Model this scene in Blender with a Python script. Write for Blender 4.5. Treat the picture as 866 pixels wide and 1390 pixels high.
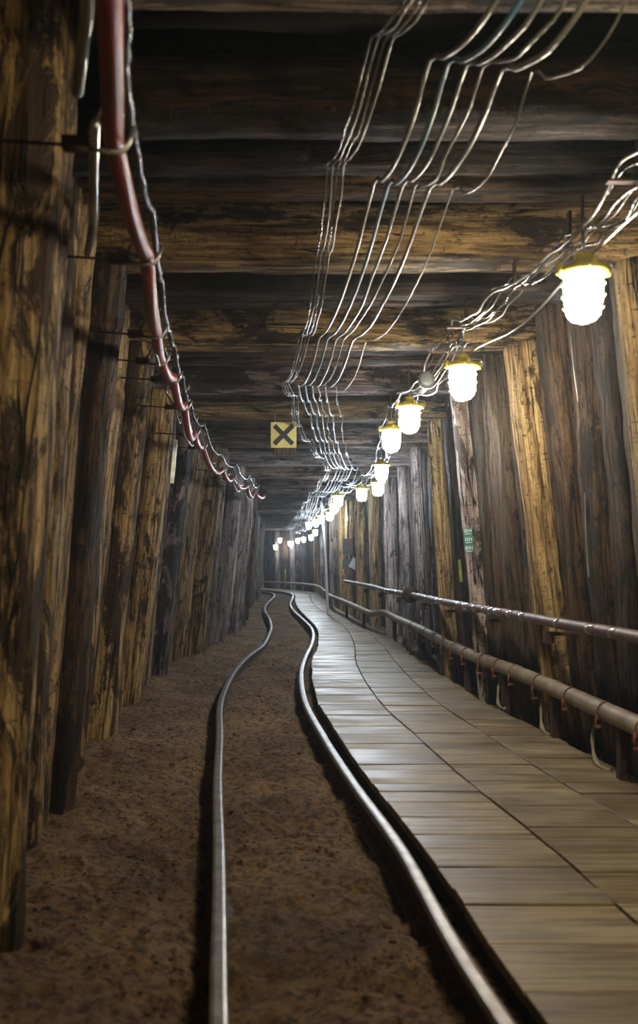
import bpy, math, random
from math import pi, sin, cos
from mathutils import Vector, Matrix, noise

for o in list(bpy.data.objects): bpy.data.objects.remove(o)
S = bpy.context.scene
COL = S.collection

# ------------------------------------------------------------------ camera
cd = bpy.data.cameras.new('camera'); cam = bpy.data.objects.new('camera', cd); COL.objects.link(cam)
cam.location = (0, 0, 0.97); cam.rotation_euler = (pi/2, 0, 0)
cd.sensor_fit = 'VERTICAL'; cd.sensor_height = 36; cd.lens = 36*1223/1390
cd.shift_y = (765-695)/1390; cd.clip_start = .05; cd.clip_end = 200
cd.dof.use_dof = True; cd.dof.focus_distance = 8.5; cd.dof.aperture_fstop = 3.2
S.camera = cam
# ------------------------------------------------------------------ world, exposure
w = bpy.data.worlds.new('world'); S.world = w; w.use_nodes = True
w.node_tree.nodes['Background'].inputs[0].default_value = (0, 0, 0, 1)
S.view_settings.view_transform = 'Standard'; S.view_settings.look = 'None'
S.view_settings.exposure = 0.0; S.view_settings.gamma = 1.0; S.view_settings.use_curve_mapping = False
LAMP_POWER = 205.0
S.cycles.max_bounces = 6; S.cycles.diffuse_bounces = 4; S.cycles.glossy_bounces = 3
S.cycles.sample_clamp_indirect = 3.0

# ------------------------------------------------------------------ tunnel course
KN = [(-4,.72,-4,0),(-1,.40,-1,0),(1,.19,1,0),(2.2,.06,2.2,0),(3.08,-.03,3.08,0),(4.1,-.17,4.1,0),(5.05,-.27,5.05,0),
      (6.4,-.40,6.4,0),(8.8,-.46,8.8,0),(10.8,-.40,10.8,0),(13.5,-.42,13.5,0),(16.2,-.60,16.2,0),(19.8,-.85,19.8,0),
      (23.7,-1.02,23.7,0),(28,-1.15,28,4),(31,-1.5,31,15),(35,-2.7,34.3,35),(39,-4.6,37.2,55),(43,-8,39.3,75),(47,-12,40,85),(51,-16,40.3,88)]
def crm(p0,p1,p2,p3,t):
    return .5*((2*p1)+(p2-p0)*t+(2*p0-5*p1+4*p2-p3)*t*t+(3*p1-p0-3*p2+p3)*t**3)
def path(t):
    i = 0
    while i < len(KN)-2 and KN[i+1][0] < t: i += 1
    a, b = KN[i], KN[i+1]
    f = (t-a[0])/(b[0]-a[0])
    def q(k):   # hermite with nonuniform knots
        m = KN[max(i-1,0)]; n = KN[min(i+2,len(KN)-1)]
        h = b[0]-a[0]
        s0 = (b[k]-m[k])/(b[0]-m[0]) if i > 0 else (b[k]-a[k])/h
        s1 = (n[k]-a[k])/(n[0]-a[0]) if i < len(KN)-2 else (b[k]-a[k])/h
        f2, f3 = f*f, f**3
        return (2*f3-3*f2+1)*a[k]+(f3-2*f2+f)*h*s0+(-2*f3+3*f2)*b[k]+(f3-f2)*h*s1
    return q(1), q(2), math.radians(max(0, a[3]+(b[3]-a[3])*f))
def P(t, u, z=0.0):
    x, y, a = path(t)
    return Vector((x+cos(a)*u, y+sin(a)*u, z))
def lerp_tab(tab, t):
    if t <= tab[0][0]: return tab[0][1]
    for a, b in zip(tab, tab[1:]):
        if t <= b[0]: return a[1]+(b[1]-a[1])*(t-a[0])/(b[0]-a[0])
    return tab[-1][1]
LOFF = [(-4,.92),(2,.90),(3,.90),(5,.92),(11,.90),(13,.80),(16,.68),(34,.66)]     # left posts' inner face at the floor
ROFF = [(-4,1.52),(6,1.54),(9,1.60),(12,1.58),(14,1.50),(17,1.42),(34,1.38)]      # right posts' inner face at the floor
def lo(t): return lerp_tab(LOFF, t)
def ll(t): return lerp_tab([(2,.20),(5,.27),(10,.30),(14,.22),(20,.15)], t)   # lean of the left wall
def lr(t): return lerp_tab([(5.2,.28),(6.6,.23),(8,.17),(10,.11),(12,.07),(14,.04)], t)   # lean of the right wall
def ro(t): return lerp_tab(ROFF, t)

# ------------------------------------------------------------------ materials
def mat(name):
    m = bpy.data.materials.new(name); m.use_nodes = True
    return m, m.node_tree.nodes, m.node_tree.links, m.node_tree.nodes['Principled BSDF']
def nd(N, t, **kw):
    n = N.new(t)
    for k, v in kw.items():
        if k in n.inputs.keys() if isinstance(k, str) else False: n.inputs[k].default_value = v
        else: setattr(n, k, v)
    return n
def ramp(N, L, src, stops):
    r = N.new('ShaderNodeValToRGB'); e = r.color_ramp.elements
    while len(e) < len(stops): e.new(.5)
    for el, (p, c) in zip(e, stops):
        el.position = p; el.color = (c[0], c[1], c[2], 1) if isinstance(c, tuple) else (c, c, c, 1)
    L.new(src, r.inputs[0]); return r.outputs[0]
def mix(N, L, f, a, b, mode='MIX'):
    m = N.new('ShaderNodeMix'); m.data_type = 'RGBA'; m.blend_type = mode
    for s, v in ((m.inputs[0], f), (m.inputs[6], a), (m.inputs[7], b)):
        if hasattr(v, 'is_output'): L.new(v, s)
        elif isinstance(v, tuple): s.default_value = (*v, 1)
        else: s.default_value = v
    return m.outputs[2]
def noi(N, L, vec, scale, detail=4, rough=.6, dist=0):
    n = N.new('ShaderNodeTexNoise'); n.inputs['Scale'].default_value = scale; n.inputs['Detail'].default_value = detail
    n.inputs['Roughness'].default_value = rough; n.inputs['Distortion'].default_value = dist
    L.new(vec, n.inputs['Vector']); return n.outputs['Fac']
def mapped(N, L, src, sc):
    m = N.new('ShaderNodeMapping'); m.inputs['Scale'].default_value = sc; L.new(src, m.inputs['Vector']); return m.outputs[0]

def wood(name, light, mid, dark, cover=.5, rough=.75, marks=.5, bump=1.0, spec=.3, bark=(.012,.008,.006)):
    """timber along local Z: grain, dark rotten/bark patches, small cross marks, long drying cracks"""
    m, N, L, B = mat(name)
    tc = N.new('ShaderNodeTexCoord'); oi = N.new('ShaderNodeObjectInfo')
    ml = N.new('ShaderNodeVectorMath'); ml.operation = 'MULTIPLY_ADD'
    cmb = N.new('ShaderNodeCombineXYZ')
    for i in range(3): L.new(oi.outputs['Random'], cmb.inputs[i])
    L.new(cmb.outputs[0], ml.inputs[0]); ml.inputs[1].default_value = (37, 91, 53); L.new(tc.outputs['Object'], ml.inputs[2])
    v = ml.outputs[0]
    grain = noi(N, L, mapped(N, L, v, (24, 24, 1.5)), 1, 7, .72, .5)
    fine = noi(N, L, mapped(N, L, v, (95, 95, 9)), 1, 4, .7)
    patch = noi(N, L, mapped(N, L, v, (7, 7, 2.6)), 1, 8, .74, .5)
    chips = noi(N, L, mapped(N, L, v, (34, 34, 9)), 1, 6, .75, .3)
    tone = noi(N, L, mapped(N, L, v, (4, 4, 1.8)), 1, 5, .65)
    cross = noi(N, L, mapped(N, L, v, (26, 26, 85)), 1, 3, .6)
    crack = noi(N, L, mapped(N, L, v, (16, 16, .55)), 1, 3, .5, .8)
    c = ramp(N, L, tone, [(.35, mid), (.65, light)])
    c = mix(N, L, ramp(N, L, grain, [(.40, 1.), (.58, 0.)]), c, dark)
    c = mix(N, L, ramp(N, L, fine, [(.3, .5), (.55, 0.)]), c, dark)
    mk = ramp(N, L, cross, [(.33, marks), (.40, 0.)])
    c = mix(N, L, mk, c, bark)
    vor = N.new('ShaderNodeTexVoronoi'); vor.feature = 'DISTANCE_TO_EDGE'; vor.inputs['Scale'].default_value = 1; L.new(mapped(N, L, v, (15, 15, 1.0)), vor.inputs['Vector'])
    c = mix(N, L, ramp(N, L, vor.outputs['Distance'], [(0., .55), (.035, 0.)]), c, bark)
    c = mix(N, L, ramp(N, L, chips, [(.36, .85), (.44, 0.)]), c, dark)
    c = mix(N, L, ramp(N, L, chips, [(.60, 0.), (.70, .45)]), c, light)
    pm = ramp(N, L, patch, [(.30+.3*cover, 1.), (.345+.3*cover, 0.)])
    c = mix(N, L, pm, c, mix(N, L, grain, bark, dark))
    ck = ramp(N, L, crack, [(.478, 0.), (.494, 1.), (.506, 1.), (.522, 0.)])
    gate = ramp(N, L, tone, [(.47, 0.), (.53, 1.)])
    mm = N.new('ShaderNodeMath'); mm.operation = 'MULTIPLY'; L.new(ck, mm.inputs[0]); L.new(gate, mm.inputs[1])
    c = mix(N, L, mm.outputs[0], c, (.006, .004, .003))
    # piece to piece variation
    hs = N.new('ShaderNodeHueSaturation'); L.new(c, hs.inputs['Color'])
    mr = N.new('ShaderNodeMapRange'); mr.inputs[3].default_value = .6; mr.inputs[4].default_value = 1.35
    L.new(oi.outputs['Random'], mr.inputs[0]); L.new(mr.outputs[0], hs.inputs['Value'])
    L.new(hs.outputs[0], B.inputs['Base Color'])
    L.new(ramp(N, L, grain, [(.3, rough+.15), (.7, rough-.15)]), B.inputs['Roughness'])
    B.inputs['Specular IOR Level'].default_value = spec
    # height
    def ma(op, a, b):
        x = N.new('ShaderNodeMath'); x.operation = op
        for s, q in ((x.inputs[0], a), (x.inputs[1], b)):
            if hasattr(q, 'is_output'): L.new(q, s)
            else: s.default_value = q
        return x.outputs[0]
    h = ma('ADD', ma('MULTIPLY', grain, .9), ma('MULTIPLY', fine, .3))
    h = ma('ADD', ma('MULTIPLY', chips, .55), h); h = ma('SUBTRACT', h, ma('MULTIPLY', pm, .45)); h = ma('SUBTRACT', h, ma('MULTIPLY', mm.outputs[0], .9))
    h = ma('SUBTRACT', h, ma('MULTIPLY', mk, .15))
    bp = N.new('ShaderNodeBump'); bp.inputs['Strength'].default_value = bump; bp.inputs['Distance'].default_value = .03
    L.new(h, bp.inputs['Height']); L.new(bp.outputs[0], B.inputs['Normal'])
    return m

W = {
 'yellow':  wood('timber_yellow', (.62,.42,.18), (.38,.24,.09), (.07,.038,.018), .40, marks=.7),
 'golden':  wood('timber_golden', (.72,.52,.24), (.54,.36,.14), (.13,.07,.028), .24, marks=.8),
 'blotched':wood('timber_blotched', (.60,.41,.18), (.36,.23,.09), (.07,.04,.018), .52, marks=.4),
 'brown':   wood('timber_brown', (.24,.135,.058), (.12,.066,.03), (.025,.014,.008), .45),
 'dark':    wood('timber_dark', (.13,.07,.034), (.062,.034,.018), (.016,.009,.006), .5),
 'grey':    wood('timber_grey', (.38,.27,.19), (.24,.165,.11), (.05,.035,.025), .35),
 'pale':    wood('timber_pale', (.66,.56,.50), (.50,.41,.36), (.15,.11,.10), .33, marks=.9),
 'purple':  wood('timber_purplish', (.44,.33,.31), (.20,.14,.14), (.05,.035,.035), .60),
 'slab':    wood('timber_slab', (.14,.10,.058), (.08,.057,.034), (.03,.02,.012), .20, marks=.7, bump=.6),
}

def simple(name, col, rough=.5, metal=0, spec=.5, bumpscale=0, col2=None, nscale=8, bumpd=.002):
    m, N, L, B = mat(name)
    B.inputs['Roughness'].default_value = rough; B.inputs['Metallic'].default_value = metal
    B.inputs['Specular IOR Level'].default_value = spec
    tc = N.new('ShaderNodeTexCoord')
    n = noi(N, L, tc.outputs['Object'], nscale, 5, .65)
    c2 = col2 or tuple(x*.6 for x in col)
    L.new(ramp(N, L, n, [(.38, c2), (.62, col)]), B.inputs['Base Color'])
    if bumpscale:
        b = N.new('ShaderNodeBump'); b.inputs['Strength'].default_value = .6; b.inputs['Distance'].default_value = bumpd
        L.new(noi(N, L, tc.outputs['Object'], bumpscale, 4, .6), b.inputs['Height']); L.new(b.outputs[0], B.inputs['Normal'])
    return m
def ribbed(name, col, col2, pitch, rough=.3, metal=0, skew=1.0, depth=.003, spec=.6):
    """tube with spiral ribs; UV: u around (0-1), v metres along"""
    m, N, L, B = mat(name)
    B.inputs['Roughness'].default_value = rough; B.inputs['Metallic'].default_value = metal; B.inputs['Specular IOR Level'].default_value = spec
    uv = N.new('ShaderNodeTexCoord'); sp = N.new('ShaderNodeSeparateXYZ'); L.new(uv.outputs['UV'], sp.inputs[0])
    a = N.new('ShaderNodeMath'); a.operation = 'MULTIPLY_ADD'; L.new(sp.outputs[1], a.inputs[0]); a.inputs[1].default_value = 1/pitch
    b = N.new('ShaderNodeMath'); b.operation = 'MULTIPLY'; L.new(sp.outputs[0], b.inputs[0]); b.inputs[1].default_value = skew
    L.new(b.outputs[0], a.inputs[2])
    f = N.new('ShaderNodeMath'); f.operation = 'PINGPONG'; L.new(a.outputs[0], f.inputs[0]); f.inputs[1].default_value = .5
    n = noi(N, L, uv.outputs['Object'], 5, 5, .6)
    c = ramp(N, L, n, [(.4, col2), (.6, col)])
    L.new(c, B.inputs['Base Color'])
    bp = N.new('ShaderNodeBump'); bp.inputs['Strength'].default_value = 1; bp.inputs['Distance'].default_value = depth
    L.new(f.outputs[0], bp.inputs['Height']); L.new(bp.outputs[0], B.inputs['Normal'])
    return m

def dirt_mat():
    m, N, L, B = mat('dirt')
    tc = N.new('ShaderNodeTexCoord'); v = tc.outputs['Object']
    a = noi(N, L, v, 2.2, 6, .65, .3); b = noi(N, L, v, 30, 8, .75); d = noi(N, L, v, 7, 6, .7)
    c = ramp(N, L, a, [(.33, (.14,.08,.036)), (.5, (.27,.16,.075)), (.68, (.40,.25,.125))])
    c = mix(N, L, ramp(N, L, b, [(.40, .9), (.55, 0.)]), c, (.035,.021,.012))
    c = mix(N, L, ramp(N, L, d, [(.55, 0.), (.75, .55)]), c, (.24,.17,.11))
    L.new(c, B.inputs['Base Color']); B.inputs['Roughness'].default_value = .85; B.inputs['Specular IOR Level'].default_value = .25
    bp = N.new('ShaderNodeBump'); bp.inputs['Strength'].default_value = 1; bp.inputs['Distance'].default_value = .035
    mx = N.new('ShaderNodeMath'); mx.operation = 'ADD'; L.new(b, mx.inputs[0]); L.new(d, mx.inputs[1])
    L.new(mx.outputs[0], bp.inputs['Height']); L.new(bp.outputs[0], B.inputs['Normal'])
    return m
def board_mat():
    """walkway boards: grain runs across the walkway (world x); tone from a per-board colour attribute"""
    m, N, L, B = mat('walkway_boards')
    tc = N.new('ShaderNodeTexCoord'); v = tc.outputs['Object']
    at = N.new('ShaderNodeAttribute'); at.attribute_name = 'board'
    ad = N.new('ShaderNodeVectorMath'); ad.operation = 'MULTIPLY_ADD'
    L.new(at.outputs['Color'], ad.inputs[0]); ad.inputs[1].default_value = (17, 29, 5); L.new(v, ad.inputs[2]); v = ad.outputs[0]
    g = noi(N, L, mapped(N, L, v, (2.2, 45, 45)), 1, 6, .65, .3)
    p = noi(N, L, mapped(N, L, v, (2.0, 4, 4)), 1, 5, .6)
    s = noi(N, L, tc.outputs['Object'], 1.3, 4, .6, .5)
    sp = N.new('ShaderNodeSeparateColor'); L.new(at.outputs['Color'], sp.inputs[0])
    c = ramp(N, L, sp.outputs[0], [(0, (.20,.148,.08)), (.5, (.30,.225,.125)), (1, (.39,.30,.17))])
    c = mix(N, L, ramp(N, L, g, [(.38, .85), (.56, 0.)]), c, (.07,.05,.03))
    c = mix(N, L, ramp(N, L, p, [(.52, 0.), (.72, .5)]), c, (.40,.33,.22))
    c = mix(N, L, ramp(N, L, s, [(.30, .55), (.5, 0.)]), c, (.10,.072,.045))
    L.new(c, B.inputs['Base Color'])
    L.new(ramp(N, L, p, [(.35, .30), (.65, .58)]), B.inputs['Roughness']); B.inputs['Specular IOR Level'].default_value = .3
    bp = N.new('ShaderNodeBump'); bp.inputs['Strength'].default_value = .7; bp.inputs['Distance'].default_value = .004
    L.new(g, bp.inputs['Height']); L.new(bp.outputs[0], B.inputs['Normal'])
    return m
M_DIRT = dirt_mat(); M_BOARD = board_mat()
M_ROCK = simple('rock', (.045,.035,.026), .95, bumpscale=12, nscale=4, bumpd=.03)
M_RAIL = simple('rail_steel', (.34,.32,.31), .42, .75, nscale=14, bumpscale=60, col2=(.20,.17,.15), bumpd=.0006)
M_RAILSIDE = simple('rail_rust', (.07,.04,.025), .8, .2, nscale=20, bumpscale=60)
M_HOSE = ribbed('red_hose', (.33,.060,.035), (.22,.042,.03), .011, .28, skew=1)
M_ARMOUR = ribbed('armoured_conduit', (.62,.64,.62), (.35,.35,.34), .014, .2, .85, skew=1, depth=.006)
M_BLACKC = ribbed('black_corrugated', (.05,.055,.055), (.09,.095,.095), .012, .25, .3, depth=.003)
M_CAB = ribbed('grey_cable', (.40,.40,.38), (.22,.22,.21), .03, .28, .35, depth=.0015)
M_CABD = ribbed('dark_cable', (.10,.10,.10), (.18,.18,.17), .03, .22, .5, depth=.0015)
M_CABB = ribbed('blue_cable', (.10,.26,.42), (.22,.30,.36), .04, .35, 0, depth=.001)
M_STEEL = simple('hook_steel', (.42,.43,.42), .35, .8, nscale=20)
M_PIPE_UP = simple('painted_pipe', (.13,.065,.045), .5, 0, col2=(.06,.04,.035), nscale=9, bumpscale=25, bumpd=.0015, spec=.8)
M_TAPE = simple('pipe_tape', (.20,.15,.14), .2, .2, nscale=18, bumpscale=30, bumpd=.001)
M_PIPE_LO = simple('dusty_pipe', (.29,.235,.165), .55, .1, col2=(.17,.13,.09), nscale=7, bumpscale=40, bumpd=.0015)
M_RUST = simple('rust', (.30,.105,.045), .8, .2, col2=(.13,.05,.025), nscale=30, bumpscale=50)
M_RUSTD = simple('dark_rust', (.075,.035,.024), .7, .3, nscale=20, bumpscale=40)
M_YEL = simple('lamp_yellow_paint', (.75,.66,.10), .35, .1, nscale=12, col2=(.5,.42,.05))
M_CAGE = simple('cage_wire', (.62,.60,.50), .3, .6, nscale=12)
M_SIGNY = simple('sign_yellow', (.72,.60,.20), .6, nscale=10, col2=(.60,.50,.17))
M_BLK = simple('black_paint', (.02,.02,.02), .6, nscale=10)
M_TEAL = simple('teal_plate', (.02,.24,.22), .5, nscale=20)
M_WHITE = simple('white_paper', (.78,.80,.82), .7, nscale=10, col2=(.7,.72,.74))
M_GREY = simple('grey_box', (.10,.11,.11), .5, nscale=10)
M_RED = simple('red_button', (.75,.04,.03), .4, nscale=10)
M_LIME = simple('lime_paint', (.22,.30,.05), .5, nscale=10)
M_CLOTH = simple('dusty_strap', (.35,.30,.22), .9, nscale=12, bumpscale=40)
_lm = {}
def lamp_mat(kind):
    if kind not in _lm:
        c, s = {'warm': ((1.0,.80,.48), 1.5), 'neutral': ((1.0,.90,.72), 1.15), 'cool': ((.80,.90,1.0), 1.05)}[kind]
        m, N, L, B = mat('lamp_glow_'+kind)
        e = N.new('ShaderNodeEmission'); e.inputs[0].default_value = (*c, 1); e.inputs[1].default_value = LAMP_POWER*s
        L.new(e.outputs[0], N['Material Output'].inputs[0]); _lm[kind] = m
    return _lm[kind]

# ------------------------------------------------------------------ object helpers
def mesh_obj(name, V, F, m, parent=None, smooth=True, uv=None, mats=None, fm=None):
    me = bpy.data.meshes.new(name); me.from_pydata([tuple(v) for v in V], [], F)
    for k in (mats or [m]): me.materials.append(k)
    if fm: me.polygons.foreach_set('material_index', fm)
    if uv:
        l = me.uv_layers.new(name='UVMap'); l.data.foreach_set('uv', [c for f in uv for p in f for c in p])
    me.polygons.foreach_set('use_smooth', [smooth]*len(F)); me.update()
    o = bpy.data.objects.new(name, me); COL.objects.link(o)
    if parent: o.parent = parent
    return o
def tag(o, label=None, cat=None, group=None, kind=None):
    if label: o['label'] = label
    if cat: o['category'] = cat
    if group: o['group'] = group
    if kind: o['kind'] = kind
    return o
def empty(name, loc, rz=0):
    o = bpy.data.objects.new(name, None); COL.objects.link(o); o.location = loc; o.rotation_euler = (0, 0, rz); return o
def spline(pts, sub):
    pts = [Vector(p) for p in pts]; out = []
    n = len(pts)
    for i in range(n-1):
        p0, p1, p2, p3 = pts[max(i-1,0)], pts[i], pts[i+1], pts[min(i+2,n-1)]
        for k in range(sub):
            out.append(Vector([crm(p0[j],p1[j],p2[j],p3[j],k/sub) for j in range(3)]))
    out.append(pts[-1]); return out
def tube_geo(pts, r, seg=8, caps=True):
    V, F, UV = [], [], []
    n = len(pts); d = 0; up = Vector((0,0,1))
    T = (pts[1]-pts[0]).normalized()
    if abs(T.z) > .9: up = Vector((1,0,0))
    X = T.cross(up).normalized()
    dl = []
    for i, p in enumerate(pts):
        T = (pts[min(i+1,n-1)]-pts[max(i-1,0)])
        T = T.normalized() if T.length > 1e-9 else Vector((0,1,0))
        X = (X - T*X.dot(T)).normalized(); Y = T.cross(X)
        if i: d += (p-pts[i-1]).length
        dl.append(d); rr = r(i/(n-1)) if callable(r) else r
        for k in range(seg):
            a = 2*pi*k/seg; V.append(p+X*(cos(a)*rr)+Y*(sin(a)*rr))
    for i in range(n-1):
        for k in range(seg):
            k2 = (k+1) % seg
            F.append((i*seg+k, i*seg+k2, (i+1)*seg+k2, (i+1)*seg+k))
            UV.append(((k/seg,dl[i]),((k+1)/seg,dl[i]),((k+1)/seg,dl[i+1]),(k/seg,dl[i+1])))
    if caps:
        F.append(tuple(range(seg))[::-1]); UV.append(((0,0),)*seg)
        F.append(tuple((n-1)*seg+k for k in range(seg))); UV.append(((0,0),)*seg)
    return V, F, UV
def tube(name, pts, r, m, parent=None, seg=8):
    V, F, UV = tube_geo(pts, r, seg); return mesh_obj(name, V, F, m, parent, True, UV)
class MB:
    def __init__(s): s.V = []; s.F = []
    def add(s, V, F):
        b = len(s.V); s.V += [Vector(v) for v in V]; s.F += [tuple(i+b for i in f) for f in F]
    def box(s, c, d, M=None):
        V = [Vector((c[0]+d[0]*x/2, c[1]+d[1]*y/2, c[2]+d[2]*z/2)) for x in (-1,1) for y in (-1,1) for z in (-1,1)]
        if M: V = [M @ v for v in V]
        s.add(V, [(0,1,3,2),(4,6,7,5),(0,4,5,1),(2,3,7,6),(0,2,6,4),(1,5,7,3)])
    def tube(s, pts, r, seg=8):
        V, F, _ = tube_geo([Vector(p) for p in pts], r, seg); s.add(V, F)
    def lathe(s, prof, seg=20, c=(0,0,0)):
        V = []; F = []; n = len(prof)
        for r, z in prof:
            for k in range(seg):
                a = 2*pi*k/seg; V.append((c[0]+r*cos(a), c[1]+r*sin(a), c[2]+z))
        for i in range(n-1):
            for k in range(seg):
                k2 = (k+1) % seg; F.append((i*seg+k, i*seg+k2, (i+1)*seg+k2, (i+1)*seg+k))
        F.append(tuple(range(seg))[::-1]); F.append(tuple((n-1)*seg+k for k in range(seg)))
        s.add(V, F)
    def build(s, name, m, parent=None, smooth=False, bevel=0):
        o = mesh_obj(name, s.V, s.F, m, parent, smooth)
        if bevel:
            b = o.modifiers.new('bevel', 'BEVEL'); b.width = bevel; b.segments = 2
        return o

RND = random.Random(11)
def timber(name, a, b, ra, rb, m, seed, sq=0.0, rough=1.0, seg=28, rings=None, spin=0.0):
    """one rough log between points a and b; sq 0 round .. 1 square; local Z runs along it"""
    a, b = Vector(a), Vector(b); Lh = (b-a).length
    rings = rings or max(10, int(Lh/.055))
    V = []; F = []; rd = random.Random(seed); off = Vector((rd.uniform(0,90), rd.uniform(0,90), rd.uniform(0,90)))
    knots = [(rd.uniform(0,2*pi), rd.uniform(.1,.9)*Lh, rd.uniform(.03,.07), rd.choice((-1,1,1))*rd.uniform(.05,.14)) for _ in range(rd.randint(1,4))]
    spl_a = rd.uniform(0, 2*pi); spl_d = rd.uniform(.06, .16)
    bow = rd.uniform(-.012,.012), rd.uniform(-.012,.012)
    for i in range(rings+1):
        f = i/rings; z = Lh*f; r0 = ra+(rb-ra)*f
        bx, by = bow[0]*sin(pi*f), bow[1]*sin(pi*f)
        for k in range(seg):
            an = 2*pi*k/seg; ca, sa = cos(an), sin(an)
            # superellipse blend
            q = (abs(cos(an+spin))**6+abs(sin(an+spin))**6)**(-1/6)
            rr = r0*(1-sq+sq*q*.93)
            n1 = noise.noise(off+Vector((ca*1.3, sa*1.3, z*1.3)))
            n2 = noise.noise(off*1.7+Vector((ca*4.5, sa*4.5, z*1.6)))
            n3 = noise.noise(off*2.1+Vector((ca*9, sa*9, z*7)))
            n4 = noise.noise(off*.9+Vector((ca*6, sa*6, z*3.2)))
            rr *= 1+rough*(.10*n1+.08*n2+.035*n3-.10*max(0, n4-.12))
            da = (an-spl_a-.25*sin(z*1.1+off.x)+pi) % (2*pi)-pi
            rr *= 1-rough*spl_d*math.exp(-(da/.13)**2)*(.5+.5*sin(z*1.7+off.y))
            for ka, kz, ks, kh in knots:
                dd = ((an-ka+pi) % (2*pi)-pi)*r0
                e = (dd*dd+(z-kz)**2)/(ks*ks)
                if e < 6: rr += r0*kh*math.exp(-e)
            V.append((bx+ca*rr, by+sa*rr, z+(rough*.012*noise.noise(off+Vector((ca*3,sa*3,i))) if i in (0,rings) else 0)))
    for i in range(rings):
        for k in range(seg):
            k2 = (k+1) % seg; F.append((i*seg+k, i*seg+k2, (i+1)*seg+k2, (i+1)*seg+k))
    F.append(tuple(range(seg))[::-1]); F.append(tuple(rings*seg+k for k in range(seg)))
    o = mesh_obj(name, V, F, m)
    zax = (b-a).normalized(); ref = Vector((0,1,0)) if abs(zax.y) < .9 else Vector((1,0,0))
    xax = ref.cross(zax).normalized(); yax = zax.cross(xax)
    o.matrix_world = Matrix.Translation(a) @ Matrix((xax, yax, zax)).transposed().to_4x4()
    return o

# ------------------------------------------------------------------ setting: floor and rock shell
def frange(a, b, f):
    t = a; out = []
    while t < b: out.append(t); t += f(t)
    out.append(b); return out
RAILS = {'L': [], 'R': []}
def dirt_z(t, u):
    p = P(t, u); x, y = p.x, p.y
    near = max(0, min(1, (14-t)/12))
    h = -.082 + .036*noise.noise(Vector((x*1.6, y*1.1, 3))) + .018*noise.noise(Vector((x*5, y*4, 7)))
    h += near*(.024*noise.noise(Vector((x*14, y*12, 1)))+.016*abs(noise.noise(Vector((x*38, y*34, 5)))))
    if u < .36: h += .010*sin(y*2*pi/.75)*(1 if -.36 < u else .4)
    h += .07*max(0, min(1, (-.45-u)/.4))**1.5 * (.6+.5*noise.noise(Vector((x, y*1.3, 9))))
    for ru, sg in ((-.30, -1), (.30, -1)):         # hollow beside each rail
        d = (u-ru+.045)/.045
        h -= .030*math.exp(-d*d)
    if u > .36: h = min(h, -.075)
    if u > 1.45: h += .02
    return h
V = []; F = []
ts = frange(-1.5, 42, lambda t: .022 if 1.5 < t < 5 else (.05 if t < 10 else .16))
us = frange(-1.25, .5, lambda u: .018)+frange(.6, 2.1, lambda u: .06)
for t in ts:
    for u in us: V.append(P(t, u, dirt_z(t, u)))
n = len(us)
for i in range(len(ts)-1):
    for j in range(n-1): F.append((i*n+j, i*n+j+1, (i+1)*n+j+1, (i+1)*n+j))
tag(mesh_obj('floor', V, F, M_DIRT), kind='structure')
def strip(name, prof, m):
    V = []; F = []; tt = frange(-1.5, 42, lambda t: .5); n = len(prof)
    for t in tt:
        for k, (u, z) in enumerate(prof):
            q = .06*noise.noise(Vector((t*1.2, k*1.7, 2)))
            V.append(P(t, u+q, z+q))
    for i in range(len(tt)-1):
        for j in range(n-1): F.append((i*n+j, i*n+j+1, (i+1)*n+j+1, (i+1)*n+j))
    tag(mesh_obj(name, V, F, m), kind='structure')
strip('wall_left', [(-1.26,-.2),(-1.25,.6),(-1.25,1.4),(-1.24,2.2),(-1.2,2.85)], M_ROCK)
strip('wall_right', [(2.2,-.2),(2.18,.6),(2.12,1.4),(2.06,2.2),(1.95,2.85)], M_ROCK)
strip('ceiling', [(-1.3,2.78),(-.6,2.82),(.2,2.84),(1.0,2.82),(2.0,2.78)], M_ROCK)
for nm, t in (('wall_back', -1.45), ('wall_end', 42)):
    V = [P(t,-1.6,-.3), P(t,2.4,-.3), P(t,2.4,3), P(t,-1.6,3)]
    tag(mesh_obj(nm, V, [(0,1,2,3)], M_ROCK), kind='structure')

# thin bluish haze volume added for the glow round the lamps
hm = bpy.data.materials.new('glow_haze'); hm.use_nodes = True; hn = hm.node_tree; hn.nodes.clear()
ho = hn.nodes.new('ShaderNodeOutputMaterial'); hv = hn.nodes.new('ShaderNodeVolumeScatter')
hv.inputs['Color'].default_value = (.75,.88,1,1); hv.inputs['Density'].default_value = .0042; hv.inputs['Anisotropy'].default_value = .55
hn.links.new(hv.outputs[0], ho.inputs['Volume'])
hb = MB(); hb.box((-7, 20.5, 1.3), (20, 50, 3.2)); tag(hb.build('glow_haze', hm), 'thin bluish haze added along the tunnel for the glow round the lamps', 'haze', kind='stuff')

# ------------------------------------------------------------------ timber sets
ORD = ['first','second','third','fourth','fifth','sixth','seventh','eighth','ninth','tenth','eleventh','twelfth']
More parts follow.
